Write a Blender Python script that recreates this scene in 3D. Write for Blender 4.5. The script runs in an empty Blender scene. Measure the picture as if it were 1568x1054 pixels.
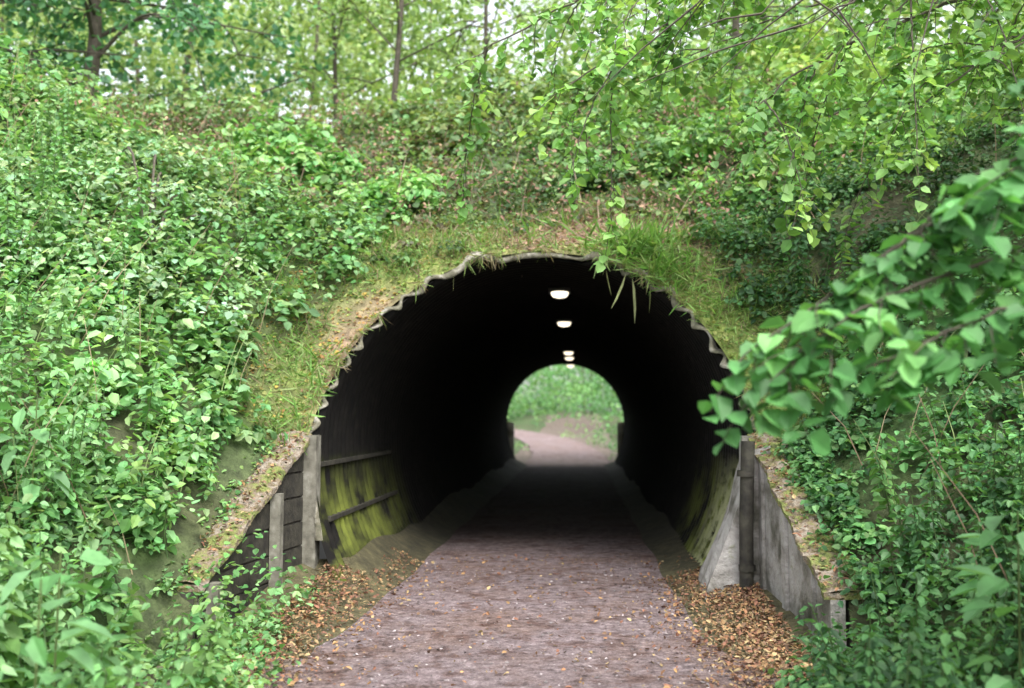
import bpy, math
import numpy as np
from mathutils import Vector
rng = np.random.default_rng(11)
sc = bpy.context.scene
U = rng.uniform

# ------------------------------------------------------------------ helpers
class MB:
    def __init__(s): s.V=[];s.F=[];s.M=[];s.C=[];s.n=0
    def add(s,v,f,m=0,c=(1,1,1)):
        v=np.asarray(v,float).reshape(-1,3); f=np.asarray(f,int).reshape(-1,4)
        c=np.asarray(c,float)
        if c.ndim==1: c=np.tile(c,(len(v),1))
        s.V.append(v); s.F.append(f+s.n); s.M.append(np.full(len(f),m)); s.C.append(c); s.n+=len(v)
    def build(s,name,mats,smooth=False,parent=None):
        V=np.concatenate(s.V);F=np.concatenate(s.F);M=np.concatenate(s.M);C=np.concatenate(s.C)
        me=bpy.data.meshes.new(name)
        me.vertices.add(len(V)); me.vertices.foreach_set('co',V.astype(np.float32).ravel())
        me.loops.add(F.size); me.loops.foreach_set('vertex_index',F.astype(np.int32).ravel())
        me.polygons.add(len(F)); me.polygons.foreach_set('loop_start',(np.arange(len(F))*4).astype(np.int32))
        me.polygons.foreach_set('material_index',M.astype(np.int32))
        me.update(calc_edges=True)
        a=me.color_attributes.new('Col','FLOAT_COLOR','POINT')
        a.data.foreach_set('color',np.concatenate([C,np.ones((len(C),1))],1).astype(np.float32).ravel())
        me.polygons.foreach_set('use_smooth',np.full(len(F),smooth))
        for m in mats: me.materials.append(m)
        o=bpy.data.objects.new(name,me); sc.collection.objects.link(o)
        if parent: o.parent=parent
        return o

def norm(a): return a/np.maximum(np.linalg.norm(a,axis=-1,keepdims=True),1e-9)

def leaves(mb,P,N,S,C,aspect=0.75,droop=0.5,m=0,T=None):
    n=len(P)
    if n==0: return
    N=norm(N)
    if T is None: T=rng.normal(size=(n,3))
    T=T-np.sum(T*N,1,keepdims=True)*N
    T=norm(T); T[:,2]-=droop*U(0,1,n); T=norm(T)
    W=norm(np.cross(N,T)); N2=np.cross(T,W)
    S=np.broadcast_to(S,(n,)).reshape(-1,1); asp=aspect*U(.85,1.15,(n,1))
    fold=U(0.02,0.16,(n,1))*min(1,aspect*2); curl=U(0.0,0.22,(n,1))
    b=P
    l1=P+T*S*.28+W*S*asp*.5+N2*S*fold
    l2=P+T*S*.68+W*S*asp*.40+N2*S*(fold*.8-curl*.4)
    tp=P+T*S-N2*S*curl
    r2=P+T*S*.68-W*S*asp*.40+N2*S*(fold*.8-curl*.4)
    r1=P+T*S*.28-W*S*asp*.5+N2*S*fold
    V=np.stack([b,l1,l2,tp,r2,r1],1).reshape(-1,3)
    k=np.arange(n)[:,None]*6
    F=np.concatenate([k+np.array([0,1,2,3]),k+np.array([0,3,4,5])],0)
    mb.add(V,F,m,np.repeat(C,6,0))

def tube(mb,pts,rad,n=6,m=0,c=(1,1,1)):
    pts=np.asarray(pts,float); rad=np.broadcast_to(rad,(len(pts),))
    t=norm(np.gradient(pts,axis=0))
    ref=np.array([0,0,1.]) if abs(t[0,2])<.8 else np.array([1.,0,0])
    a=norm(np.cross(t,ref)); b=np.cross(t,a)
    th=np.arange(n)*2*math.pi/n
    V=pts[:,None,:]+rad[:,None,None]*(a[:,None,:]*np.cos(th)[None,:,None]+b[:,None,:]*np.sin(th)[None,:,None])
    i=np.arange(len(pts)-1)[:,None]*n; j=np.arange(n)[None,:]; j2=(j+1)%n
    F=np.stack([i+j,i+j2,i+n+j2,i+n+j],-1).reshape(-1,4)
    mb.add(V.reshape(-1,3),F,m,c)

def curve(P,k=8):
    P=np.asarray(P,float); Q=np.vstack([2*P[0]-P[1],P,2*P[-1]-P[-2]]); out=[]
    for i in range(1,len(Q)-2):
        for t in np.arange(k)/k:
            p0,p1,p2,p3=Q[i-1:i+3]
            out.append(.5*((2*p1)+(-p0+p2)*t+(2*p0-5*p1+4*p2-p3)*t*t+(-p0+3*p1-3*p2+p3)*t**3))
    out.append(P[-1]); return np.array(out)

def box(mb,c0,c1,m=0,c=(1,1,1)):
    x0,y0,z0=c0;x1,y1,z1=c1
    V=[(x0,y0,z0),(x1,y0,z0),(x1,y1,z0),(x0,y1,z0),(x0,y0,z1),(x1,y0,z1),(x1,y1,z1),(x0,y1,z1)]
    mb.add(V,[(0,3,2,1),(4,5,6,7),(0,1,5,4),(1,2,6,5),(2,3,7,6),(3,0,4,7)],m,c)
def prism(mb,a,b,za0,za1,zb0,zb1,off,m=0,c=(1,1,1)):
    a=np.array(a,float);b=np.array(b,float);o=np.array(off,float)
    V=[(*a,za0),(*b,zb0),(*(b+o),zb0),(*(a+o),za0),(*a,za1),(*b,zb1),(*(b+o),zb1),(*(a+o),za1)]
    mb.add(V,[(0,3,2,1),(4,5,6,7),(0,1,5,4),(1,2,6,5),(2,3,7,6),(3,0,4,7)],m,c)

def snoise(x,y,f=1.0,seed=0):
    r=np.random.default_rng(seed); o=np.zeros(np.broadcast(x,y).shape)
    for i in range(7):
        k=f*(0.6+i*.45); a=r.uniform(0,6.28); p=r.uniform(0,6.28)
        o=o+np.sin(k*(x*math.cos(a)+y*math.sin(a))+p+1.3*np.sin(k*.7*(x*math.sin(a)-y*math.cos(a))+p*2))/(1+i*.35)
    return o/3.0

# ------------------------------------------------------------------ materials
def newmat(name):
    m=bpy.data.materials.new(name); m.use_nodes=True; nt=m.node_tree; nt.nodes.clear()
    out=nt.nodes.new('ShaderNodeOutputMaterial'); return m,nt,out
def nd(nt,t,**k):
    n=nt.nodes.new(t)
    for a,b in k.items():
        if a in n.inputs: n.inputs[a].default_value=b
        else: setattr(n,a,b)
    return n
def noise(nt,scale,detail=4,rough=.6):
    tc=nd(nt,'ShaderNodeTexCoord'); n=nd(nt,'ShaderNodeTexNoise')
    n.inputs['Scale'].default_value=scale; n.inputs['Detail'].default_value=detail; n.inputs['Roughness'].default_value=rough
    nt.links.new(tc.outputs['Object'],n.inputs['Vector']); return n
def ramp(nt,src,stops):
    r=nd(nt,'ShaderNodeValToRGB'); cr=r.color_ramp
    while len(cr.elements)<len(stops): cr.elements.new(.5)
    for e,(p,c) in zip(cr.elements,stops):
        e.position=p; e.color=(*c,1) if not np.isscalar(c) else (c,c,c,1)
    nt.links.new(src,r.inputs['Fac']); return r
def mix(nt,fac,a,b,bt='MIX'):
    m=nd(nt,'ShaderNodeMix',data_type='RGBA',blend_type=bt)
    for s,i in ((fac,0),(a,6),(b,7)):
        if isinstance(s,bpy.types.NodeSocket): nt.links.new(s,m.inputs[i])
        elif i==0: m.inputs[0].default_value=s
        else: m.inputs[i].default_value=(*s,1)
    return m.outputs[2]
def bump(nt,h,st,dist,bsdf):
    b=nd(nt,'ShaderNodeBump'); b.inputs['Strength'].default_value=st; b.inputs['Distance'].default_value=dist
    nt.links.new(h,b.inputs['Height']); nt.links.new(b.outputs[0],bsdf.inputs['Normal'])
def mr(nt,src,a,b,c=0,d=1):
    q=nd(nt,'ShaderNodeMapRange'); q.inputs[1].default_value=a;q.inputs[2].default_value=b;q.inputs[3].default_value=c;q.inputs[4].default_value=d
    nt.links.new(src,q.inputs[0]); return q.outputs[0]

def leafmat(name,trans=.35,rough=.45,spec=.45):
    m,nt,out=newmat(name)
    at=nd(nt,'ShaderNodeAttribute',attribute_name='Col')
    n=noise(nt,9,2); r=ramp(nt,n.outputs['Fac'],[(.3,.75),(.7,1.2)])
    col=mix(nt,1.0,at.outputs['Color'],r.outputs[0],'MULTIPLY')
    p=nd(nt,'ShaderNodeBsdfPrincipled'); p.inputs['Roughness'].default_value=rough
    p.inputs['Specular IOR Level'].default_value=spec
    nt.links.new(col,p.inputs['Base Color'])
    t=nd(nt,'ShaderNodeBsdfTranslucent')
    c2=mix(nt,1.0,col,(1.4,1.3,.7),'MULTIPLY'); nt.links.new(c2,t.inputs[0])
    ms=nd(nt,'ShaderNodeMixShader'); ms.inputs[0].default_value=trans
    nt.links.new(p.outputs[0],ms.inputs[1]); nt.links.new(t.outputs[0],ms.inputs[2]); nt.links.new(ms.outputs[0],out.inputs[0])
    return m
LEAF=leafmat('leaf',.38,.55); GRASS=leafmat('grass_blade',.3,.6)

def simple(name,stops,scale,rough=.85,bs=.4,bd=.02,detail=6,attr=False):
    m,nt,out=newmat(name); n=noise(nt,scale,detail)
    r=ramp(nt,n.outputs['Fac'],stops); c=r.outputs[0]
    if attr:
        at=nd(nt,'ShaderNodeAttribute',attribute_name='Col'); c=mix(nt,1.0,at.outputs['Color'],c,'MULTIPLY')
    p=nd(nt,'ShaderNodeBsdfPrincipled'); p.inputs['Roughness'].default_value=rough
    nt.links.new(c,p.inputs['Base Color']); n2=noise(nt,scale*3,5); bump(nt,n2.outputs['Fac'],bs,bd,p)
    nt.links.new(p.outputs[0],out.inputs[0]); return m
BARK=simple('bark',[(.3,(.04,.032,.024)),(.7,(.12,.10,.075))],14)
GROUND=simple('soil_and_moss',[(.3,.45),(.5,1.0),(.7,1.7)],7,.95,.8,.05,8,True)
LITTER=simple('dead_leaf',[(.3,.8),(.7,1.2)],20,.8,.1,.01,3,True)
STONE=simple('gravel_stone',[(.3,.8),(.7,1.2)],20,.8,.1,.01,3,True)
WOOD=simple('weathered_wood',[(.3,(.07,.065,.05)),(.55,(.19,.18,.145)),(.75,(.32,.31,.27))],9,.9,.5,.01,8)
DARKW=simple('damp_timber',[(.35,(.015,.013,.011)),(.7,(.06,.055,.04))],9,.8)
CONC=simple('mossy_concrete',[(.30,(.05,.055,.035)),(.42,(.17,.16,.135)),(.55,(.36,.34,.32)),(.68,(.44,.42,.40)),(.8,(.2,.22,.09))],3.2,.9,.9,.04,10)
MOSSC=simple('moss_capping',[(.32,(.05,.065,.02)),(.43,(.19,.22,.06)),(.52,(.20,.15,.10)),(.6,(.31,.27,.22)),(.72,(.19,.10,.055))],7,.95,1,.06,10)
RIM=simple('rim_edge',[(.3,(.05,.05,.03)),(.5,(.15,.14,.10)),(.62,(.33,.31,.27)),(.75,(.16,.16,.05))],7,.9,.8,.02,8)

def pathmat():
    m,nt,out=newmat('gravel_path')
    a=noise(nt,1.1,5); b=noise(nt,13,8,.78); c=noise(nt,55,4,.7); d=noise(nt,3.5,6,.7)
    base=ramp(nt,b.outputs['Fac'],[(.32,(.06,.045,.045)),(.46,(.22,.182,.185)),(.58,(.33,.28,.285)),(.72,(.54,.48,.49))])
    pat=ramp(nt,a.outputs['Fac'],[(.35,(.90,.76,.68)),(.55,(1.0,.94,.95)),(.75,(1.12,1.03,1.05))])
    col=mix(nt,1.0,base.outputs[0],pat.outputs[0],'MULTIPLY')
    p2=ramp(nt,d.outputs['Fac'],[(.38,(.55,.44,.38)),(.5,(1.,1.,1.))])
    col=mix(nt,.85,col,p2.outputs[0],'MULTIPLY')
    sp=ramp(nt,c.outputs['Fac'],[(.35,.5),(.6,1.15)])
    col=mix(nt,.8,col,sp.outputs[0],'MULTIPLY')
    # tunnel shade painted into the path colour, fading out at both mouths
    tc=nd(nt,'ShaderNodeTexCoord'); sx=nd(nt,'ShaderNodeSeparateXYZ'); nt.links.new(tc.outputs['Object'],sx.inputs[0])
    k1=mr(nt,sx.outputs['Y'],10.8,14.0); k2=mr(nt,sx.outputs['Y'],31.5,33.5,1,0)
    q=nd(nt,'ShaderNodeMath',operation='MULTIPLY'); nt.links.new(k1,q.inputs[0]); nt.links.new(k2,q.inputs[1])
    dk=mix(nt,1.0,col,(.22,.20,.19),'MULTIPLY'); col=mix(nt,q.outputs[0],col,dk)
    p=nd(nt,'ShaderNodeBsdfPrincipled'); p.inputs['Roughness'].default_value=.95; p.inputs['Specular IOR Level'].default_value=.2
    nt.links.new(col,p.inputs['Base Color']); bump(nt,b.outputs['Fac'],1.0,.05,p); nt.links.new(p.outputs[0],out.inputs[0]); return m
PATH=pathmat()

def linermat():
    m,nt,out=newmat('corrugated_steel')
    tc=nd(nt,'ShaderNodeTexCoord'); sx=nd(nt,'ShaderNodeSeparateXYZ'); nt.links.new(tc.outputs['Object'],sx.inputs[0])
    n=noise(nt,1.8,7); n2=noise(nt,7,6)
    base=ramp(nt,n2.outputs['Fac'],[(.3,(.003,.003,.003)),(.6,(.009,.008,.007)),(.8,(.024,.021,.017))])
    def mul(a,b):
        q=nd(nt,'ShaderNodeMath',operation='MULTIPLY'); nt.links.new(a,q.inputs[0]); nt.links.new(b,q.inputs[1]); return q.outputs[0]
    low=mr(nt,sx.outputs['Z'],.6,1.25,1,0); near=mr(nt,sx.outputs['Y'],9.8,13.5,1,0)
    nz=mr(nt,n.outputs['Fac'],.40,.60)
    algae=mul(mul(low,near),nz)
    col=mix(nt,algae,base.outputs[0],(.14,.165,.03))
    near2=mr(nt,sx.outputs['Y'],9.9,11.4,1,0); right=mr(nt,sx.outputs['X'],.3,1.4,0.0,1); nz2=mr(nt,n2.outputs['Fac'],.36,.5)
    lime=mul(mul(mul(low,near2),nz2),right)
    col=mix(nt,lime,col,(.34,.35,.20))
    p=nd(nt,'ShaderNodeBsdfPrincipled'); p.inputs['Roughness'].default_value=.8; p.inputs['Specular IOR Level'].default_value=.2
    nt.links.new(col,p.inputs['Base Color']); bump(nt,n2.outputs['Fac'],.4,.02,p); nt.links.new(p.outputs[0],out.inputs[0]); return m
LINER=linermat()
m,nt,out=newmat('lamp_glow'); e=nd(nt,'ShaderNodeEmission'); e.inputs[0].default_value=(1,.88,.66,1); e.inputs[1].default_value=2.0; nt.links.new(e.outputs[0],out.inputs[0]); GLOW=m
METAL=simple('lamp_housing',[(.3,(.05,.05,.05)),(.7,(.12,.12,.11))],20,.5)

# ------------------------------------------------------------------ terrain
R=2.03; CZ=1.35; FW=.40
def Lm(y): return np.where(y<21.5,y,43-y)
def s_prof(L): return np.interp(L,[-400,5.6,7.1,8.9,9.0,10.8,12.0,16,17.8,21.5],[0,0,.42,1.36,1.45,3.46,4.1,6.4,6.8,6.9])
def xcent(y): return -0.0045*np.clip(y-38,0,60)**2
def rise(y): return .022*np.clip(y-42,0,70)
def xinner(y):
    L=Lm(y); z=1.42+(L-9)*(3.4-1.42)/1.8
    r=np.sqrt(np.clip(R*R-(z-CZ)**2,0,None))+.02
    return np.where(L>=10.8,0.0,np.where(L>=9,r,np.where(L>7,2.08+(9-L)*.10,2.28)))
def height(x,y):
    L=Lm(y); xi=xinner(y); d=np.abs(x-xcent(y))
    s=s_prof(L)
    s=np.where(L<6.9,s*np.clip((np.abs(x)-xi)/.5,0,1),s)
    lat=np.clip(d-2.3,0,None)
    g=np.interp(L,[-400,0,3,9,11,14,17],[.12,.12,.55,.62,.42,.12,.0])
    h=s+g*np.where(lat<5,lat,5+(lat-5)*.15)
    h=np.minimum(h,6.9+.01*lat)
    bmp=.14*snoise(x,y,1.3,3)+.25*snoise(x,y,.4,4)
    far=np.clip(lat/1.2,0,1)
    h=h+bmp*far
    up=np.clip((L-11)/2,0,1)
    return h+(1-far)*up*bmp+rise(y)
def rimd(x,y,z): return np.sqrt(x*x+(z-CZ)**2)-R
ys=np.unique(np.round(np.concatenate([np.arange(-25,4,1.),np.arange(4,18,.12),[8.99,9.0,10.79,10.8],np.arange(18,30,.6),np.arange(30,37,.2),[32.2,32.21,34.0,34.01],np.arange(37,80,1.),np.geomspace(80,500,18)]),3))
offs=np.concatenate([np.linspace(0,12,110),np.geomspace(12.6,400,24)])
def mossfield(x,y): return snoise(x,y,1.5,55)+.5*snoise(x,y,4.5,56)
def deadfield(x,y): return np.exp(-((x-.9)/1.1)**2-((y-11.3)/.55)**2)*1.5+np.exp(-((x+1.7)/.7)**2-((y-10)/.5)**2)*.9
def gcol(x,y,z):
    n=snoise(x,y,2.2,8)
    soil=np.array([.07,.06,.035]); grn=np.array([.05,.10,.025]); moss=np.array([.15,.19,.045]); dead=np.array([.25,.165,.12])
    t=np.clip(.6+.5*n,0,1)[...,None]; c=soil*(1-t)+grn*t
    L=Lm(y); rd=rimd(x,y,z); w=np.clip(1.25-rd/.8,0,1)*((L>8.8)&(L<12.4)); w=w[...,None]
    t2=np.clip(.2+.7*mossfield(x,y)+deadfield(x,y),0,1)[...,None]; c2=moss*(1-t2)+dead*t2
    return c*(1-w)+c2*w
g=MB()
for sgn in (-1,1):
    Y,O=np.meshgrid(ys,offs,indexing='ij'); X=sgn*(xinner(Y)+O); Z=height(X,Y)
    C=gcol(X,Y,Z)
    nr,nc=X.shape; V=np.stack([X,Y,Z],-1).reshape(-1,3)
    i=np.arange(nr-1)[:,None]*nc; j=np.arange(nc-1)[None,:]
    F=np.stack([i+j,i+j+1,i+nc+j+1,i+nc+j],-1)
    if sgn<0: F=F[...,::-1]
    g.add(V,F.reshape(-1,4),0,C.reshape(-1,3))
    for k in range(nr-1):
        if Lm(ys[k])<9 and Lm(ys[k+1])<9.001:
            a=V[k*nc];b=V[(k+1)*nc]
            g.add([a,b,(b[0],b[1],-.1),(a[0],a[1],-.1)],[(0,1,2,3)],0,(.06,.05,.04))
hw=np.where(Lm(ys)<9,xinner(ys),2.0); V=[];k=len(ys)
cs=np.linspace(-1,1,9)
Y,Cc=np.meshgrid(ys,cs,indexing='ij'); X=Cc*hw[:,None]
i=np.arange(k-1)[:,None]*9; j=np.arange(8)[None,:]
Zc=np.where(Y>40,height(X,Y),0*X)
g.add(np.stack([X,Y,Zc],-1).reshape(-1,3),np.stack([i+j,i+j+1,i+9+j+1,i+9+j],-1).reshape(-1,4),0,(.13,.10,.08))
for sgn in (-1,1):
    yy=np.arange(6.6,33.9,.12)
    V=[];CC=[]
    for y in yy:
        kk=(.85 if sgn<0 else .5)*(1+.2*math.sin(y*.9+sgn)+.07*math.sin(y*3.1))*min(1,(y-6.6)/2.2+.05)
        xo=1.72+.42*min(1,max(0,(9.2-y)/.25))
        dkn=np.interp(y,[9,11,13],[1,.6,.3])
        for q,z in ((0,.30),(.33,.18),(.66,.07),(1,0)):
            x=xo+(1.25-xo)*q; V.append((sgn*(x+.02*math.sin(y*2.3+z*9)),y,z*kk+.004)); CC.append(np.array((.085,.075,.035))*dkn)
    F=[(a*4+b_,a*4+b_+1,(a+1)*4+b_+1,(a+1)*4+b_) for a in range(len(yy)-1) for b_ in range(3)]
    if sgn>0: F=[f[::-1] for f in F]
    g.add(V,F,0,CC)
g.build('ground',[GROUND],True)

# path
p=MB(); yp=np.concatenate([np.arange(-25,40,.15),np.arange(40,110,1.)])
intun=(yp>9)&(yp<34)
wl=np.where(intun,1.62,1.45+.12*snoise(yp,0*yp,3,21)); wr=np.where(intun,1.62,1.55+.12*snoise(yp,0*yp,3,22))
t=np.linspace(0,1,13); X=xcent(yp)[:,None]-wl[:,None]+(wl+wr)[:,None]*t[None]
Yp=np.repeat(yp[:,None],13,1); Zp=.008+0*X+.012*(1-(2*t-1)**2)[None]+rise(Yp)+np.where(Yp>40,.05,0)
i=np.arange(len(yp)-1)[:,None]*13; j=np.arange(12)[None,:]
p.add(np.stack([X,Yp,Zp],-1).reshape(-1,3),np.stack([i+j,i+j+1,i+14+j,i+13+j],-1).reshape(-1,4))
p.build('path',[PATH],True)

gm=MB()
n=1900; P=np.stack([U(-1.5,1.6,n),4.5+6.5*U(0,1,n)**1.3,np.full(n,.022)],1)
N=np.tile([0,0,1.],(n,1))+rng.normal(size=(n,3))*.35
cc=np.array([.30,.26,.26])*U(.3,1.4,(n,1))
leaves(gm,P,N,.008+.024*U(0,1,n)**2,cc,.9,0)
gm.build('gravel',[STONE])

fm=MB()
def litter(n,xf,y0,y1,pal):
    y=U(y0,y1,n); x=xf(y,n); z=np.where(np.abs(x)<2.0,.024,height(x,y)+.02)+np.where((np.abs(x)>1.3)&(y>6.6)&(y<11),(np.abs(x)-1.25)*np.where(x<0,.42,.25)*np.clip((y-6.6)/2.2,0,1),0)
    N=np.tile([0,0,1.],(n,1))+rng.normal(size=(n,3))*.45
    pal=np.array(pal); c=pal[rng.integers(0,len(pal),n)]*U(.6,1.3,(n,1))
    leaves(fm,np.stack([x,y,z+U(0,.02,n)],1),N,.012+.04*U(0,1,n)**1.6,c,.6,.1)
pal=[(.24,.12,.06),(.30,.18,.08),(.15,.09,.055),(.33,.24,.12),(.20,.09,.055)]
litter(9500,lambda y,n:1.95-np.abs(rng.normal(size=n))*.36,4.2,9.9,pal)
litter(6000,lambda y,n:-1.85+np.abs(rng.normal(size=n))*.3,4.2,10.8,pal)
litter(1500,lambda y,n:U(-1.6,1.7,n),4.2,11.5,pal)
# litter lying on both wall cappings
for sgn,xa,xb in ((-1,2.06,2.27),(1,2.0,2.15)):
    n=420; t=U(0,1,n); x=sgn*(xa+(xb-xa)*t+U(-.04,.24,n)); y=8.97-2.02*t; z=1.40*(1-t)+.36*t+.085
    pl=np.array(pal+[(.14,.2,.05),(.2,.24,.07)]); leaves(fm,np.stack([x,y,z],1),np.tile([0,0,1.],(n,1))+rng.normal(size=(n,3))*.5,U(.02,.05,n),pl[rng.integers(0,len(pl),n)]*U(.6,1.3,(n,1)),.6,.1)
fm.build('fallen_leaves',[LITTER])

# ------------------------------------------------------------------ tunnel
tun=bpy.data.objects.new('tunnel',None); sc.collection.objects.link(tun)
th=np.linspace(math.pi,0,60)
zl=np.linspace(-.06,CZ,14)[:-1]; xl=2.03-FW*((CZ-zl)/CZ)**2.1
sx_=np.concatenate([-xl,R*np.cos(th),xl[::-1]]); sz_=np.concatenate([zl,CZ+R*np.sin(th),zl[::-1]])
yst=np.interp(sz_,[-.1,CZ,3.4],[8.85,8.98,10.8])
yst=yst+.05*snoise(sx_*9,sz_*9,1.0,31)
yend=43-yst
yg=np.arange(8.7,34.4,.03)
Yl=np.clip(yg[None,:],yst[:,None],yend[:,None])
nx=sx_;nz=np.where(sz_>CZ,sz_-CZ,0); q=np.sqrt(nx**2+nz**2); nx=nx/q;nz=nz/q
A=.042*np.sin(2*math.pi*Yl/.18)
X=sx_[:,None]+nx[:,None]*A; Z=sz_[:,None]+nz[:,None]*A
a,b=X.shape
i=np.arange(a-1)[:,None]; j=np.arange(b-1)[None,:]
F=np.stack([i*b+j,(i+1)*b+j,(i+1)*b+j+1,i*b+j+1],-1)
ok=~(((Yl[:-1,:-1]==Yl[:-1,1:])&(Yl[1:,:-1]==Yl[1:,1:])))
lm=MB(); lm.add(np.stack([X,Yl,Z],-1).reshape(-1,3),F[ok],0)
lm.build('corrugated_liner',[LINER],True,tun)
for nm,flip in (('near_rim',False),('far_rim',True)):
    rm=MB(); tt=np.linspace(0.06,.94,900); idx=tt*(len(sx_)-1); ii=np.arange(len(sx_))
    rx=np.interp(idx,ii,sx_);rz=np.interp(idx,ii,sz_);ry=np.interp(idx,ii,yst)
    nxx=np.interp(idx,ii,nx);nzz=np.interp(idx,ii,nz)
    am=.042*np.sin(2*math.pi*ry/.18)+.008+.035*snoise(rx*2,rz*2,1,5)
    rx=rx+nxx*am; rz=rz+nzz*am
    if flip: ry=43-ry
    V=np.stack([rx,ry,rz],1); o=np.stack([nxx,0*nxx,nzz],1)
    wd=(.04+.035*snoise(rx*6,rz*6,1,6))[:,None]; sg=-1 if not flip else 1
    a0=V; a1=V+np.array([0,sg*.03,0]); a2=a1+o*wd; a3=V+o*(wd+.05)+np.array([0,-sg*.06,0])
    Q=np.stack([a0,a1,a2,a3],1).reshape(-1,3); k=np.arange(len(rx)-1)[:,None]*4; jj=np.arange(3)[None,:]
    rm.add(Q,np.stack([k+jj,k+jj+1,k+jj+5,k+jj+4],-1).reshape(-1,4))
    rm.build(nm,[RIM],True,tun)
hr=MB()
for z in (1.17,.66):
    w=2.03-FW*((CZ-z)/CZ)**2.1
    box(hr,(-w+.01,9.15,z-.025),(-w+.06,12.6,z+.015))
hr.build('wall_rail',[DARKW],False,tun)
hc=MB(); yy=np.linspace(8.72,10.9,30); prof=[(2.10,1.36),(1.955,1.32),(1.90,1.1),(1.80,.75),(1.68,.45),(1.56,.18),(1.50,-.02),(2.1,-.02)]
V=[]; nP=len(prof)
for y in yy:
    k=max(0,(y-9.2)/1.7)
    for i_,(x,z) in enumerate(prof):
        inn=0<i_<nP-1
        V.append((x+(.30*k**1.2+.015*math.sin(y*5+z*7)+.010*math.sin(y*21-z*17) if inn else 0),y+(.03*math.sin(z*8+i_) if y==yy[0] else 0),z*(1-.25*k)))
F=[(a*nP+b_,a*nP+b_+1,(a+1)*nP+b_+1,(a+1)*nP+b_) for a in range(len(yy)-1) for b_ in range(nP-1)]
F+=[(0,1,2,7),(7,2,3,4),(7,4,5,6)]
hc.add(V,F); hc.build('concrete_haunch',[CONC],False,tun)

for y in (13.2,17.4,25.3,27.6,31.6):
    lp=MB(); x0,z0=.2,3.29
    u=np.linspace(0,2*math.pi,17)[:-1]; rings=[(1.0,0),(.97,-.03),(.8,-.06),(.45,-.074),(.02,-.08)]
    V=[(x0+.12*r*math.cos(a),y+.17*r*math.sin(a),z0+z) for r,z in rings for a in u]
    F=[(r*16+k,r*16+(k+1)%16,(r+1)*16+(k+1)%16,(r+1)*16+k) for r in range(4) for k in range(16)]
    lp.add(V,F,0)
    box(lp,(x0-.15,y-.21,z0+.001),(x0+.15,y+.21,z0+.04),1)
    box(lp,(x0-.02,y-.02,z0+.04),(x0+.02,y+.02,z0+.1),1)
    lp.build('tunnel_lamp',[GLOW,METAL],True)

# ------------------------------------------------------------------ wing walls
def wingwall(sgn,far,conc):
    w=MB()
    fy=(lambda y:43-y) if far else (lambda y:y)
    xa,xb=(1.88,2.1) if far else ((2.06,2.27) if sgn<0 else (2.0,2.15))
    a=(sgn*xa,fy(8.97)); b=(sgn*xb,fy(6.95)); off=(sgn*.10,0)
    pa=np.array(a);pb=np.array(b)
    ztop=lambda t:1.40*(1-t)+.36*t
    if conc:
        prism(w,a,b,-.1,ztop(0),-.1,ztop(1),off,0)
        for k in range(3):
            t=(k+.4)/3; q=pa+(pb-pa)*t
            prism(w,q-np.array([sgn*.03,0]),q+(pb-pa)*.05-np.array([sgn*.03,0]),-.1,ztop(t)-.01,-.1,ztop(t+.05)-.01,(sgn*.028,0),0)
    else:
        prism(w,pa+[sgn*.03,0],pb+[sgn*.03,0],-.1,ztop(0),-.1,ztop(1),off,1)
        for k in range(6):
            z0=.02+k*.22; z1=z0+.20
            t0=np.clip((1.40-z1)/1.04,0.0,1); t1=np.clip((1.40-z0-.02)/1.04,0,1)
            if t0>0: prism(w,a,pa+(pb-pa)*t0,z0,z1,z0,z1,(sgn*.029,0),1)
            prism(w,pa+(pb-pa)*t0,pa+(pb-pa)*t1,z0,min(z1,ztop(t0)),z0,z0+.01,(sgn*.029,0),1)
        for t in (.38,.92):
            q=pa+(pb-pa)*t; box(w,(q[0]+.003,q[1]-.05,-.1),(q[0]+.09,q[1]+.05,ztop(t)-.04),0)
    box(w,(a[0]-.08-sgn*.03,a[1]-.07,-.1),(a[0]+.08-sgn*.03,a[1]+.09,1.44),0)
    N=70; tt=np.linspace(0,1,N); V=[]
    for t in tt:
        q=pa+(pb-pa)*t; h=ztop(t); e=.012*math.sin(t*31)+.008*math.sin(t*77)+U(-.010,.010)
        xi=-sgn*(.045+.012*math.sin(t*19)+U(-.006,.006)); xo=sgn*(.25+.03*math.sin(t*17))
        V+=[(q[0]+xi,q[1],h+.003),(q[0]+xi,q[1],h+.045+e),(q[0]+(xi+xo)/2,q[1],h+.07+e*1.5),(q[0]+xo,q[1],h+.055+e),(q[0]+xo,q[1],h+.003)]
    F=[(a_*5+b_,a_*5+(b_+1)%5,(a_+1)*5+(b_+1)%5,(a_+1)*5+b_) for a_ in range(N-1) for b_ in range(5)]
    w.add(V,F,2); k=(N-1)*5
    w.add([V[k],V[k+1],V[k+3],V[k+4]],[(0,1,2,3)],2); w.add([V[0],V[1],V[3],V[4]],[(0,1,2,3)],2)
    return w.build('retaining_wall',[CONC if conc else WOOD,DARKW,MOSSC])
wingwall(-1,False,False); wingwall(1,False,True); wingwall(-1,True,True); wingwall(1,True,True)
dp=MB(); tube(dp,[(1.86,8.62,-.05),(1.87,8.62,.7),(1.90,8.64,1.40)],.06,10)
for z in (.3,1.1): tube(dp,[(1.87,8.62,z),(1.87,8.62,z+.05)],.072,10)
dp.build('drain_pipe',[DARKW],True)

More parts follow.
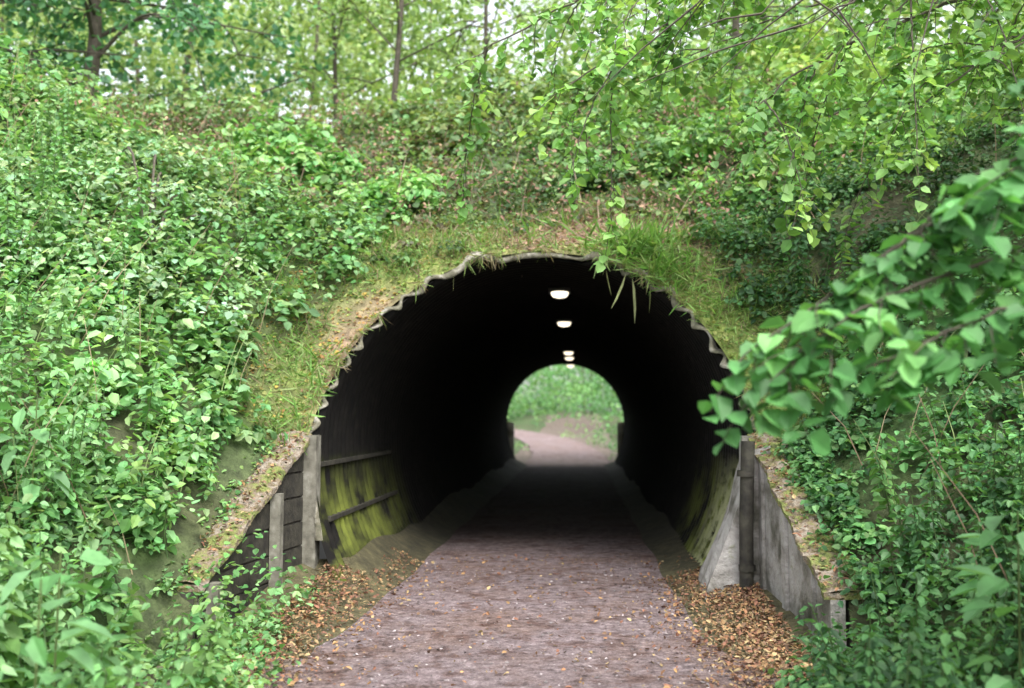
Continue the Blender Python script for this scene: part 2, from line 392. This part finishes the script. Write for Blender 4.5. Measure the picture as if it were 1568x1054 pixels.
# ------------------------------------------------------------------ undergrowth
def plants(mb,x,y,Rr,H,nl,ls,col,tilt=.6,jit=.28,aspect=.75,z=None,droop=.5):
    n=len(x)
    if z is None: z=height(x,y)
    rep=lambda a:np.repeat(a if np.ndim(a) else np.full(n,a),nl,axis=0)
    N=n*nl
    d=norm(rng.normal(size=(N,3))); d[:,2]=np.abs(d[:,2])
    rr=U(.5,1.08,(N,1))
    X=rep(x);Yy=rep(y);Zz=rep(z);RR=rep(Rr);HH=rep(H)
    P=np.stack([X+d[:,0]*RR*rr[:,0],Yy+d[:,1]*RR*rr[:,0],Zz+HH*(.08+.92*d[:,2]*rr[:,0])],1)
    Nn=d*.6+np.array([0,-.12,.75])+rng.normal(size=(N,3))*tilt*.6
    C=np.repeat(col,nl,0)*U(1-jit,1+jit*1.3,(N,1))
    C[:,0]*=U(.8,1.25,N)
    leaves(mb,P,Nn,rep(ls)*U(.5,1.3,N),C,aspect,droop)

def vis(x,y,m=2.0):
    a=(x-.44); return (a>-(.66*y+m))&(a<(.56*y+m))
def pick(n,pal,w=None):
    pal=np.array(pal,float); return pal[rng.choice(len(pal),n,p=w)]*U(.8,1.2,(n,1))

L_PAL=[(.14,.31,.105),(.185,.37,.14),(.10,.23,.075),(.23,.40,.18),(.165,.32,.09)]
U_PAL=[(.12,.23,.08),(.18,.32,.11),(.085,.16,.06),(.22,.35,.14),(.15,.14,.08)]
R_PAL=[(.06,.165,.055),(.085,.215,.07),(.045,.125,.045),(.12,.27,.09)]
def nettle_stand(mb,x,y,H,ls,pal,z=None):
    for k,(xi,yi) in enumerate(zip(x,y)):
        h=H[k]; z0=float(height(xi,yi)) if z is None else z
        top=np.array([xi+U(-.15,.15),yi+U(-.15,.12),z0+h])
        pts=curve([(xi,yi,z0),((xi+top[0])/2+U(-.03,.03),(yi+top[1])/2,z0+h*.5),top],4); tube(mb,pts,np.linspace(.006,.003,len(pts)),4,0,(.10,.17,.06))
        m_=max(6,int(h*14)); tt=np.repeat(np.linspace(.2,1,m_),4); az=np.tile([0,math.pi,math.pi/2,-math.pi/2],m_)+U(0,6)+U(-.3,.3,m_*4)
        T=np.stack([np.cos(az),np.sin(az),np.full(len(az),.1)],1)
        base=np.array([np.interp(tt,np.linspace(0,1,len(pts)),pts[:,q]) for q in range(3)]).T
        Nn=np.tile([0,-.05,1.],(len(tt),1))+rng.normal(size=(len(tt),3))*.3
        c=pick(1,pal)*U(.7,1.3,(len(tt),1)); l=ls*U(.7,1.35)
        leaves(mb,base+T*.02,Nn,(l-l*.45*tt)*U(.8,1.2,len(tt)),c,.62,.8,0,T)
# --- left bank
mb=MB()
n=2200; x=U(-9.5,-1.9,n); y=U(2.0,11.5,n)
d=np.abs(x); z=height(x,y); rd=rimd(x,y,z); patch=snoise(x,y,1.1,44)
k=(d>xinner(y)+np.where((y>6.8)&(y<9.1),.36,.10))&vis(x,y)&~((y>8.9)&(rd<.6+.35*snoise(x,y,3,2)))&(snoise(x,y,2.0,43)>-.75)
x,y,z,patch=x[k],y[k],z[k],patch[k]; n=len(x); s=U(.13,.38,n); edge=np.clip((np.abs(x)-xinner(y))/.8,.45,1)
pal=pick(n,L_PAL); br=(1+.5*patch)[:,None]
plants(mb,x,y,s,s*U(.8,2.4,n)*edge*1.1,36,U(.045,.10,n)*(1+.35*snoise(x,y,.9,45)),pal*br)
n=230; x=-1.4-np.abs(rng.normal(size=n))*.5; y=U(3.6,7.4,n); k=(x>-2.2-.3*(y<6.9)); x,y=x[k],y[k];n=len(x)
k=~((x>-1.7)&(y>6.0)); x,y=x[k],y[k]; n=len(x)
plants(mb,x,y,U(.10,.2,n),U(.10,.28,n),26,.05,pick(n,L_PAL),z=np.where(np.abs(x)<2.2,0.,height(x,y)))
x=np.array([-1.9,-2.05,-2.05,-2.1,-2.05,-2.15,-1.8,-1.9,-1.85,-1.75]); y=np.array([7.9,7.6,6.9,7.2,6.7,6.5,8.4,6.3,7.2,7.7])
plants(mb,x,y,.2,np.array([.5,.8,.6,.85,.7,.6,.3,.5,.5,.35]),56,.06,pick(10,L_PAL),z=np.zeros(10))
t=U(0,1,30); x=-(2.42+.1*t+U(-.14,.12,30)); y=9-2.1*t; plants(mb,x,y,U(.06,.16,30),U(.08,.2,30),24,.05,pick(30,L_PAL),z=1.38-1.02*t)
mb.build('undergrowth',[LEAF])
mb=MB()
n=95; x=U(-3.6,-1.55,n); y=U(2.7,5.4,n); k=(x-.44>-(.62*y+.8)); x,y=x[k],y[k]; n=len(x)
nettle_stand(mb,x,y,U(.6,.95,n)*np.interp(-x,[1.5,2.4],[.5,1.1]),.12,L_PAL)
n=460; x=U(-7.5,-2.5,n); y=U(4.5,10.2,n); z=height(x,y); k=vis(x,y,.5)&~((y>8.6)&(rimd(x,y,z)<.9))&(snoise(x,y,1.0,88)>-.2); x,y=x[k],y[k]; n=len(x)
nettle_stand(mb,x,y,U(.45,1.05,n)*np.clip((-x-2.3)*1.2,.5,1),.11,[(.18,.37,.14),(.24,.41,.19),(.13,.29,.10)])
mb.build('nettles',[LEAF])
mb=MB()
n=120; x=U(1.75,3.6,n); y=U(3.2,7.0,n); k=~((x<2.3)&(y>5.9))&(x-.44<.62*y); x,y=x[k],y[k]; n=len(x)
nettle_stand(mb,x,y,U(.3,.7,n),.09,R_PAL)
n=150; x=U(2.6,6.5,n); y=U(5.5,10.5,n); k=vis(x,y,.5)&(snoise(x,y,1.3,89)>-.1); x,y=x[k],y[k]; n=len(x)
nettle_stand(mb,x,y,U(.35,.75,n),.10,R_PAL+[(.15,.32,.09)])
mb.build('nettles',[LEAF])
# broad-leaved docks low on the left
mb=MB()
for cx,cy in ((-2.0,3.3),(-2.35,3.7),(-1.75,3.9),(-2.7,4.3),(-3.2,4.9),(-2.1,4.7),(-3.6,5.6),(-4.4,6.4),(-3.1,6.2),(-4.9,7.4),(2.3,4.3),(2.6,5.1),(3.4,6.2)):
    z0=float(height(cx,cy)); n=16; az=U(0,6.28,n); hh=U(.25,.95,n); P=np.stack([cx+.12*np.cos(az),cy+.12*np.sin(az),z0+hh],1)
    T=np.stack([np.cos(az),np.sin(az),U(-.1,.3,n)],1); leaves(mb,P,np.tile([0,-.1,1.],(n,1))+rng.normal(size=(n,3))*.25,U(.13,.22,n),pick(n,[(.17,.36,.15),(.12,.30,.10)]) ,.6,.6,0,T)
    tube(mb,[(cx,cy,z0),(cx+.02,cy,z0+.95)],[.009,.004],5,0,(.14,.2,.07))
mb.build('dock_plants',[LEAF])
# dry straw-coloured stalks standing in both banks
mb=MB()
n=260; x=np.where(U(0,1,n)<.72,U(-8,-2.6,n),U(2.6,6,n)); y=U(5,11.5,n); z=height(x,y); k=vis(x,y,.4)&~((y>8.8)&(rimd(x,y,z)<.7)); x,y,z=x[k],y[k],z[k]
for a,b_,c_ in zip(x,y,z):
    d=np.array([U(-.5,.5),U(-.4,.2),1.0]); Lg=U(.5,1.15); p0=np.array([a,b_,c_])
    tube(mb,[p0,p0+d*Lg*.5,p0+d*Lg+np.array([d[0]*.25,0,-.06])],[.006,.004,.002],3,0,pick(1,[(.34,.27,.17),(.22,.15,.10),(.2,.26,.1)])[0])
mb.build('dry_stalks',[LITTER])
# --- embankment slope above the mouth
mb=MB()
n=2800; x=U(-12,12,n); y=U(10.6,17.8,n); z=height(x,y); rd=rimd(x,y,z)
dense=snoise(x,y,1.4,61)
k=vis(x,y)&(rd>.5+.4*snoise(x,y,2.5,2))&(dense>-.75+U(-.3,.3,n))&(deadfield(x,y)<.75)
x,y,z,dense=x[k],y[k],z[k],dense[k]; n=len(x); s=U(.16,.38,n)*(1+.3*dense)
col=pick(n,U_PAL); r=(x>1.5)[:,None]; col=np.where(r,pick(n,[(.13,.28,.08),(.19,.36,.11),(.09,.19,.06),(.25,.42,.13)]),col)
col=col*(1+.5*snoise(x,y,1.0,71))[:,None]
small=np.clip((rimd(x,y,z)-.2)/1.0,.35,1)
plants(mb,x,y,s*small**.5,s*U(.8,1.9,n)*small,32,U(.06,.11,n)*small**.5*(1+.3*snoise(x,y,.9,46)),col)
mb.build('undergrowth',[LEAF])
mb=MB(); n=560; x=U(-7,4,n); y=U(10.9,16.5,n); z=height(x,y)
for a,b_,c_ in zip(x,y,z):
    d=norm(rng.normal(size=3)*np.array([1,.6,.5])+np.array([0,0,.8])); Lg=U(.3,1.0)*min(1,(b_-10.3)/1.5)
    tube(mb,[(a,b_,c_),np.array([a,b_,c_])+d*Lg*.5,np.array([a,b_,c_])+d*Lg+np.array([0,0,-.08])],[.007,.005,.003],3,0,(.27,.20,.14))
P=np.stack([x,y,z+U(0,.45,n)],1).repeat(12,0)+rng.normal(size=(n*12,3))*.15
leaves(mb,P,rng.normal(size=(n*12,3))+[0,0,.6],U(.04,.08,n*12),pick(n*12,[(.26,.15,.11),(.31,.21,.13),(.20,.12,.08)]),.5,.5)
mb.build('dead_bracken',[LITTER])
# --- right bank ivy
mb=MB()
n=2900; x=U(1.9,8.5,n); y=U(3.0,11.8,n); z=height(x,y); rd=rimd(x,y,z)
k=(x>xinner(y)+.2)&vis(x,y)&~((y>8.9)&(rd<.4+.25*snoise(x,y,3,2))); x,y,z=x[k],y[k],z[k]; n=len(x)
s=U(.13,.29,n); edge=np.clip((x-xinner(y))/.7,.5,1)
plants(mb,x,y,s,s*U(.9,2.,n)*edge,38,U(.04,.075,n)*(1+.35*snoise(x,y,1,47)),pick(n,R_PAL)*(1+.45*snoise(x,y,1.2,33))[:,None])
n=210; x=1.65+np.abs(rng.normal(size=n))*.5; y=U(3.6,7.0,n); k=~((x<2.0)&(y>6.0)); x,y=x[k],y[k];n=len(x)
plants(mb,x,y,U(.1,.22,n),U(.12,.36,n),30,.05,pick(n,R_PAL),z=np.where(np.abs(x)<2.2,0.,height(x,y)))
t=U(0,1,70); x=(2.32+.1*t+U(-.10,.15,70)); y=8.9-2.1*t; plants(mb,x,y,U(.08,.22,70),U(.10,.3,70),28,.055,pick(70,R_PAL),z=1.38-1.02*t)
mb.build('ivy',[LEAF])
def shrub(name,c,Rr,H,ncl,ls,pal,nl=50):
    mb=MB(); a=U(0,6.28,ncl); r=Rr*np.sqrt(U(0,1,ncl)); x=c[0]+r*np.cos(a); y=c[1]+r*np.sin(a)
    z=height(x,y); zz=z+H*U(0,.8,ncl)*(1-(r/Rr)**2*.6)
    for i in range(0,ncl,3):
        tube(mb,curve([(c[0],c[1],height(c[0],c[1])),((c[0]+x[i])/2,(c[1]+y[i])/2,(z[i]+zz[i])/2+.1),(x[i],y[i],zz[i])],4),[.02]*3+[.014]*3+[.008]*3,4,1)
    plants(mb,x,y,U(.2,.38,ncl)*Rr**.4,U(.22,.42,ncl)*Rr**.4,nl,ls,pick(ncl,pal),z=zz)
    return mb.build(name,[LEAF,BARK])
PALE=[(.29,.46,.24),(.34,.51,.30),(.23,.40,.18),(.32,.48,.32)]
BRI=[(.23,.45,.16),(.28,.50,.19),(.17,.37,.12)]
shrub('elder_bush',(-3.9,9.6),1.15,.75,60,.075,PALE)
shrub('elder_bush',(-5.6,9.2),1.2,.8,60,.075,PALE)
shrub('elder_bush',(-3.5,13.0),1.0,1.0,48,.13,BRI)
shrub('elder_bush',(-1.9,12.3),.6,.5,24,.11,BRI)
shrub('bramble_bush',(3.2,13.0),1.6,.8,60,.11,[(.13,.29,.08),(.19,.38,.11),(.08,.19,.05)])
shrub('bramble_bush',(5.8,13.4),1.8,1.1,70,.12,[(.18,.37,.10),(.25,.45,.14),(.12,.26,.07)])
shrub('bramble_bush',(1.0,13.8),1.2,.8,44,.11,[(.13,.27,.08),(.19,.35,.12),(.08,.17,.05)])
shrub('bramble_bush',(-7.2,12.0),1.6,1.0,60,.10,L_PAL)
shrub('bramble_bush',(-1.0,16.0),1.8,1.1,50,.12,[(.22,.33,.13),(.14,.23,.09)])
shrub('bramble_bush',(-6.3,16.5),2.0,.9,50,.12,[(.24,.37,.16),(.17,.28,.12)])
shrub('bramble_bush',(4.5,17.0),2.4,1.9,80,.14,[(.27,.44,.15),(.33,.49,.18),(.19,.34,.10)])
shrub('bramble_bush',(8.5,16.0),2.4,1.8,70,.14,[(.27,.44,.15),(.33,.49,.18),(.19,.34,.10)])
shrub('bramble_bush',(1.6,17.2),1.8,1.6,60,.14,[(.24,.40,.14),(.30,.45,.17),(.16,.28,.09)])

mb=MB()
def grass(n,xs,ys_,ln,pal,lean=(0,-.35,.8),spread=.5,z=None,asp=.05):
    if z is None:
        k=(np.abs(xs)>xinner(ys_)+.02); xs,ys_=xs[k],ys_[k]; ln=ln[k]; n=len(xs); z=height(xs,ys_)
    P=np.stack([xs,ys_,z],1); T=rng.normal(size=(n,3))*spread+np.array(lean); T=norm(T)
    N=norm(np.cross(T,rng.normal(size=(n,3))))
    leaves(mb,P,N,ln,pick(n,pal),asp,.9,0,T)
GP=[(.20,.34,.10),(.27,.39,.13),(.15,.29,.07),(.36,.34,.18),(.32,.26,.17)]
n=40000; x=U(-4.8,4.4,n); y=U(8.9,12.6,n); z=height(x,y); rd=rimd(x,y,z)
k=(rd>.05)&(rd<1.35)&(snoise(x,y,4,91)-.8*deadfield(x,y)-.35*mossfield(x,y)>-.3+U(-.4,.4,n)); x,y=x[k],y[k]; n=len(x)
grass(n,x,y,U(.05,.19,n)*(1+.4*snoise(x,y,2,92)),GP,asp=.06)
n=24000; x=U(-3.8,3.6,n); y=U(8.9,12.1,n); z=height(x,y); rd=rimd(x,y,z)
k=(rd>.02)&(rd<1.15)&(np.abs(x)>xinner(y)+.01); x,y,z=x[k],y[k],z[k]; n=len(x)
t=(mossfield(x,y)+deadfield(x,y)*1.3+U(-.5,.5,n)>0.3)[:,None]
dl=pick(n,[(.38,.25,.17),(.32,.21,.15),(.26,.16,.11),(.42,.31,.22)]); ol=pick(n,[(.40,.29,.07),(.36,.20,.07),(.42,.36,.10),(.25,.16,.08)])
cc=np.where(t,np.where((x>-.6)[:,None],dl,ol),pick(n,[(.19,.32,.07),(.28,.39,.10),(.13,.22,.05),(.34,.36,.12)]))
leaves(mb,np.stack([x,y,z+.01],1),rng.normal(size=(n,3))*.45+[0,-.4,1],U(.02,.055,n),cc,.8,.2)
for cx,cy,nn,ln in ((1.0,10.9,700,.34),(1.35,10.55,620,.30),(-.1,11.2,50,.34),(-2.05,9.5,300,.22),(-2.3,9.7,260,.22),(.3,11.5,70,.36),(-1.5,10.6,200,.18),(1.9,10.2,280,.22),(1.3,11.1,360,.30),(-2.6,10.2,240,.2),(2.4,10.2,300,.22),(-.8,11.2,160,.18),(2.2,11.0,300,.26),(-2.12,9.05,260,.24)):
    a=rng.normal(size=nn)*.2; b_=rng.normal(size=nn)*.15
    grass(nn,cx+a,cy+b_,ln*U(.3,1.2,nn),[(.20,.40,.10),(.27,.46,.14),(.16,.32,.07),(.34,.46,.18)],(0,-.55,.5),.6,asp=.035)
n=2200; tt=rng.uniform(.18,.84,n)*(len(sx_)-1); ii=np.arange(len(sx_))
k=snoise(tt*.9,tt*0,1,12)>-.15; tt=tt[k]; n=len(tt)
x=np.interp(tt,ii,sx_)*1.02;z=np.interp(tt,ii,sz_)+.08;y=np.interp(tt,ii,yst)-.04
grass(n,x,y,U(.03,.16,n)*np.where(snoise(tt*2,tt*0,1,14)>.15,1.4,.7),[(.3,.26,.14),(.2,.30,.08),(.2,.15,.09),(.25,.36,.1)],(0,-.4,-.35),.7,z,asp=.05)
grass(5,np.array([1.02,.75,-.9,1.2,.95]),np.array([10.45,10.6,10.5,10.3,10.4]),np.array([.5,.3,.2,.3,.42]),[(.3,.33,.15)],(0.05,0,-1),.2,np.array([3.1,3.2,3.15,3.0,3.12]),asp=.014)
mb.build('grass',[GRASS])

# ------------------------------------------------------------------ trees
def twig(mb,p,d,L,r,ls,pal,nl=11,bc=(1,1,1),mi=(0,1),asp=.82):
    d=norm(d); pts=[p]; dd=d.copy()
    for k in range(4):
        dd=norm(dd+np.array([0,0,-.18])+rng.normal(size=3)*.12); pts.append(pts[-1]+dd*L/4)
    pts=np.array(pts); tube(mb,pts,np.linspace(r,r*.35,5),4,mi[1],bc)
    t=np.linspace(.12,1,nl)*4; base=np.array([np.interp(t,np.arange(5),pts[:,q]) for q in range(3)]).T
    side=norm(np.cross(dd,[0,0,1.])); sg=np.where(np.arange(nl)%2,1,-1)[:,None]
    T=side*sg+dd*.5+rng.normal(size=(nl,3))*.25
    N=np.tile([0,-.25,1.],(nl,1))+rng.normal(size=(nl,3))*.35
    leaves(mb,base+rng.normal(size=(nl,3))*.015,N,ls*U(.55,1.25,nl),pick(1,pal)*U(.75,1.25,(nl,1)),asp,.9,mi[0],T)

def leafy_limb(mb,P,r0,r1,spacing,tl,ls,pal,start=.15,down=.5,nl=11,fan=1.0,sub=0,subL=1.1):
    c=curve(P,8); c[2:-1]+=rng.normal(size=(len(c)-3,3))*r0*.5
    tube(mb,c,np.linspace(r0,r1,len(c)),6,1)
    seg=np.linalg.norm(np.diff(c,axis=0),axis=1); S=np.concatenate([[0],np.cumsum(seg)])
    at=lambda s:np.array([np.interp(s,S,c[:,q]) for q in range(3)])
    for s in np.arange(S[-1]*start,S[-1],spacing):
        p=at(s); i=min(np.searchsorted(S,s),len(c)-1); t=norm(c[i]-c[i-1])
        d=t*.6+rng.normal(size=3)*fan*np.array([.6,.6,.45])+np.array([0,0,-down*U(0,1)])
        twig(mb,p,d,tl*U(.5,1.2),.004,ls,pal,nl)
    for k in range(sub):
        s=S[-1]*(start+(1-start)*(k+U(0,1))/sub); p=at(s); i=min(np.searchsorted(S,s),len(c)-1); t=norm(c[i]-c[i-1])
        d=norm(t+rng.normal(size=3)*np.array([.6,.6,.3])); L=subL*U(.6,1.2)
        Q=[p,p+d*L*.4+[0,0,.02],p+d*L*.75+[0,0,-.12*L],p+d*L+[0,0,-.42*L]]
        leafy_limb(mb,Q,max(.008,r1),.003,spacing*1.1,tl*.7,ls,pal,.15,down,nl-2,fan)
    twig(mb,c[-1],c[-1]-c[-2],tl,.004,ls,pal,nl)

HZ=[(.09,.27,.075),(.125,.34,.10),(.065,.20,.055),(.17,.40,.12)]
mb=MB()
tube(mb,curve([(4.3,5.0,1.0),(4.1,4.9,2.4),(3.9,4.7,4.0),(3.7,4.6,5.8)],6),np.linspace(.09,.04,19),8,1)
lims=[[(4.05,4.8,2.6),(2.9,4.3,2.75),(2.1,4.1,2.5),(1.6,4.0,2.2),(1.10,3.95,1.85)],
 [(4.1,4.8,2.2),(2.9,4.2,2.45),(2.0,4.0,2.2),(1.5,3.9,2.0),(1.16,3.9,1.72)],
 [(4.1,4.8,2.0),(2.9,4.1,2.2),(2.3,3.9,2.1),(1.9,3.8,1.95),(1.6,3.8,1.82)],
 [(4.0,4.8,2.8),(3.1,4.3,2.95),(2.5,4.1,2.8),(2.0,4.05,2.5),(1.7,4.0,2.28)],
 [(4.0,4.8,2.8),(3.1,4.1,3.0),(2.6,3.9,2.95),(2.25,3.85,2.8)],
 [(4.0,4.8,2.6),(3.1,4.1,2.75),(2.5,3.9,2.7),(2.1,3.85,2.55)],
 [(4.0,4.8,2.4),(3.1,4.0,2.55),(2.5,3.7,2.4),(2.15,3.6,2.15)],
 [(4.1,4.8,2.0),(2.9,4.0,2.1),(2.35,3.8,1.85),(2.14,3.7,1.35)]]
for l in lims: leafy_limb(mb,l,.012,.004,.062,.27,.105,HZ,.3,.8,7,.95)
mb.build('hazel_tree',[LEAF,BARK])
OV=[(.17,.36,.09),(.23,.44,.12),(.11,.25,.065),(.29,.48,.14)]
mb=MB()
tube(mb,curve([(6.6,9.5,2.6),(6.4,9.3,5),(6.2,9.0,7.5),(6.3,9,10)],6),np.linspace(.2,.11,19),10,1)
lims=[[(6.3,9.1,6.2),(4.3,8.4,6.1),(2.4,8.0,5.5),(1.2,7.8,4.8),(.3,7.7,4.2)],
 [(6.3,9.1,6.6),(4.0,8.6,6.5),(1.8,8.2,5.8),(.4,8.1,5.1),(-.45,8.0,4.6)],
 [(6.3,9.1,5.6),(4.8,8.4,5.5),(3.3,8.0,4.9),(2.3,7.8,4.4),(1.7,7.7,3.9)],
 [(6.3,9.1,5.2),(5.0,8.6,5.1),(4.0,8.3,4.7),(3.2,8.1,4.1)],
 [(6.3,9.1,5.8),(4.6,7.9,5.8),(3.4,7.4,5.2),(2.7,7.2,4.5)],
 [(6.2,9.0,6.4),(3.5,8.9,6.3),(1.6,8.8,6.0),(.6,8.7,5.5)],
 [(6.2,9.0,6.2),(4.0,7.9,5.9),(2.0,7.5,5.3),(.9,7.4,4.7)],
 [(6.2,9.0,5.9),(4.5,9.4,5.9),(2.6,9.6,5.6),(1.2,9.6,5.0)]]
for l in lims: leafy_limb(mb,l,.022,.005,.14,.5,.098,OV,.22,.7,11,1.0,7,1.0)
for Q in ([(6.3,9.1,6.0),(4.4,7.6,5.2),(3.0,7.0,4.9),(2.0,6.8,4.3)],[(6.3,9,5.4),(4.6,7.8,4.7),(3.5,7.3,4.3)],[(6.3,9,7),(3.4,7.2,5.3),(1.8,6.8,5.0),(1.3,6.8,4.5)],[(6.3,9,6.6),(4.0,6.9,5.1),(2.6,6.5,4.7),(1.7,6.4,4.3)]):
    c=curve(Q,8); c[1:]+=rng.normal(size=(len(c)-1,3))*.02; tube(mb,c,np.linspace(.026,.005,len(c)),6,1,(.6,.6,.6))
    for k in range(6,len(c),2):
        d=rng.normal(size=3)*.35+[-.3,0,-.35]; tube(mb,[c[k],c[k]+d*.5+[0,0,.03],c[k]+d],[.009,.006,.002],4,1,(.6,.6,.6))
mb.build('lime_tree',[LEAF,BARK])

def woodtree(name,base,H,r,pal,ls,crown0=.35,spread=2.2,nb=16,nleaf=26,lean=(0,0),cl=.45,sub=4,up=(.15,.6)):
    mb=MB(); x,y=base; z=float(height(x,y))-.1; b=np.array([x,y,z])
    c=curve([b,b+[lean[0]*.3+U(-.15,.15),lean[1]*.3,H*.35],b+[lean[0]*.6+U(-.3,.3),lean[1]*.6,H*.7],b+[lean[0],lean[1],H]],6)
    tube(mb,c,np.linspace(r,r*.25,len(c)),8,1)
    cen=[]
    for i in range(nb):
        t=crown0+(1-crown0)*(i+U(0,1))/nb; p=np.array([np.interp(t*(len(c)-1),np.arange(len(c)),c[:,q]) for q in range(3)])
        a=i*2.4+U(-.4,.4); Lb=spread*(1.15-.65*t)*U(.6,1.15); d=np.array([math.cos(a),math.sin(a),U(*up)])
        e=p+d*Lb; mid=(p+e)/2+rng.normal(size=3)*.12*Lb+[0,0,.1*Lb]
        q_=curve([p,mid,e],5); tube(mb,q_,np.linspace(r*.3*(1.1-t*.6),.010,len(q_)),5,1); cen.append(e)
        for s in range(sub):
            k=rng.integers(3,len(q_)); f=q_[k]+rng.normal(size=3)*np.array([.5,.5,.35])*Lb*.5
            tube(mb,[q_[k],(q_[k]+f)/2+[0,0,.05],f],[.016,.011,.005],4,1); cen.append(f); cen.append((q_[k]+f)/2)
    cen=np.array(cen)
    n=len(cen); N=n*nleaf
    P=cen.repeat(nleaf,0)+rng.normal(size=(N,3))*cl*np.array([.55,.55,.38])
    C=pick(n,pal).repeat(nleaf,0)*U(.7,1.3,(N,1))
    leaves(mb,P,rng.normal(size=(N,3))*.6+[0,-.2,.8],ls*U(.6,1.25,N),C,.75,.7)
    return mb.build(name,[LEAF,BARK])
DK=[(.065,.19,.09),(.09,.25,.11),(.13,.31,.13)]
LT=[(.25,.41,.14),(.31,.46,.18),(.19,.34,.10),(.35,.48,.17)]
woodtree('sycamore_tree',(-8.1,16.2),5.5,.15,DK,.15,.02,3.2,28,20,(.3,.2),.7,4,(-.15,.3))
woodtree('sycamore_tree',(-10.6,16.6),5.5,.18,DK,.15,.05,3.0,22,18,(.3,.2),.7,4,(-.1,.35))
woodtree('birch_tree',(-2.9,17.2),8,.06,LT,.11,.12,1.8,18,16,(.15,0),.6)
woodtree('birch_tree',(-4.3,18.8),8,.05,LT,.11,.12,1.8,18,18,(-.5,0),.6)
woodtree('birch_tree',(-1.5,19.5),8,.055,LT,.11,.12,2.0,16,14,(.3,0),.6)
woodtree('birch_tree',(3.4,17.6),8,.08,OV,.12,.10,2.4,18,16,(.3,0),.7)
woodtree('birch_tree',(7.3,17.0),8,.10,LT,.13,.08,2.6,20,18,(.4,0),.7)
woodtree('birch_tree',(9.7,15.2),8,.10,LT,.13,.08,2.6,20,16,(-.4,0),.7)

mb=MB()
def mass(n,x0,x1,y0,y1,zlo,zhi,rad,pal,ls,nl,keep=None):
    x=U(x0,x1,n);y=U(y0,y1,n);z=height(x,y)+U(zlo,zhi,n)
    if keep is not None:
        k=keep(x,y,z); x,y,z=x[k],y[k],z[k]
    n=len(x); c=pick(n,pal); N=n*nl; d=norm(rng.normal(size=(N,3)))
    P=np.stack([x,y,z],1).repeat(nl,0)+d*(rad*U(.5,1.1,(N,1)))*np.array([1,1,.7])
    leaves(mb,P,d*.5+rng.normal(size=(N,3))*.5+[0,-.2,.7],ls*U(.6,1.2,N),c.repeat(nl,0)*U(.7,1.3,(N,1)),.8,.6)
def gap(x,y,z):
    d=y; el=(z-1.6)/d; az=(x-.44)/d
    hole=np.exp(-((az+.54)/.09)**2-((el-.33)/.05)**2)+.95*np.exp(-((az+.08)/.05)**2-((el-.43)/.045)**2)
    return (U(0,1,len(x))>hole*1.2)&((y<29)|(z>6.5))
FAR=[(.30,.44,.17),(.36,.49,.21),(.23,.37,.12),(.40,.51,.23),(.18,.30,.10)]
mass(800,-19,18,19.5,28,-.5,7.5,1.0,FAR,.17,62,gap)
mass(760,-28,26,29,38,0,13,1.6,FAR,.33,56,gap)
for i in range(17):
    x=U(-22,22);y=U(21,30);z=height(x,y); l=U(-1.6,1.6); r=U(.04,.10)
    tube(mb,curve([(x,y,z),(x+l*.2+U(-.3,.3),y,z+3),(x+l*.6+U(-.3,.3),y,z+7),(x+l,y,z+12)],4),np.linspace(r,r*.5,13),5,1)
FE=[(.12,.29,.10),(.17,.36,.13),(.08,.21,.075),(.23,.42,.15)]
def kp(x,y,z): return np.abs(x-xcent(y))>2.9+(z-rise(y))*.35
mass(800,-26,14,50,105,-.2,6,1.3,FE,.24,44,kp)
mass(420,-30,30,90,120,0,9,2.2,FE,.40,46)
mass(260,-9,9,37,62,-.4,.25,.5,FE,.12,50,lambda x,y,z:np.abs(x-xcent(y))>2.0)
for i in range(10):
    x=U(-14,14);y=U(58,90)
    if abs(x-xcent(y))>4: tube(mb,[(x,y,0),(x+U(-.5,.5),y,8)],[.11,.06],5,1)
mb.build('distant_trees',[LEAF,BARK])

# ------------------------------------------------------------------ light, world, camera
el,az=math.radians(58),math.radians(150)
w=bpy.data.worlds.new('World'); sc.world=w; w.use_nodes=True; nt=w.node_tree
bg=nt.nodes['Background']; sky=nt.nodes.new('ShaderNodeTexSky'); sky.sky_type='NISHITA'; sky.sun_disc=False
sky.sun_elevation=el; sky.sun_rotation=az; sky.air_density=1.0; sky.dust_density=4.0; sky.ozone_density=1.0
hs=nt.nodes.new('ShaderNodeHueSaturation'); hs.inputs['Saturation'].default_value=.25; hs.inputs['Value'].default_value=3.3
nt.links.new(sky.outputs[0],hs.inputs['Color']); nt.links.new(hs.outputs[0],bg.inputs[0]); bg.inputs[1].default_value=.15
sd=bpy.data.lights.new('sun','SUN'); sd.energy=2.8; sd.angle=math.radians(28); sd.color=(1,.97,.9)
so=bpy.data.objects.new('sun',sd); sc.collection.objects.link(so)
dirv=Vector((math.sin(az)*math.cos(el),math.cos(az)*math.cos(el),math.sin(el)))
so.rotation_euler=dirv.to_track_quat('Z','Y').to_euler()
cd=bpy.data.cameras.new('camera'); co=bpy.data.objects.new('camera',cd); sc.collection.objects.link(co)
co.location=(.44,0,1.6); cd.sensor_width=36; cd.lens=36*1506/1568; cd.clip_end=1500; cd.clip_start=.05
co.rotation_euler=(math.radians(90+4.3),0,math.radians(3.84))
cd.dof.use_dof=True; cd.dof.focus_distance=7.5; cd.dof.aperture_fstop=1.1
sc.camera=co
sc.view_settings.view_transform='Standard'; sc.view_settings.look='None'; sc.view_settings.exposure=0
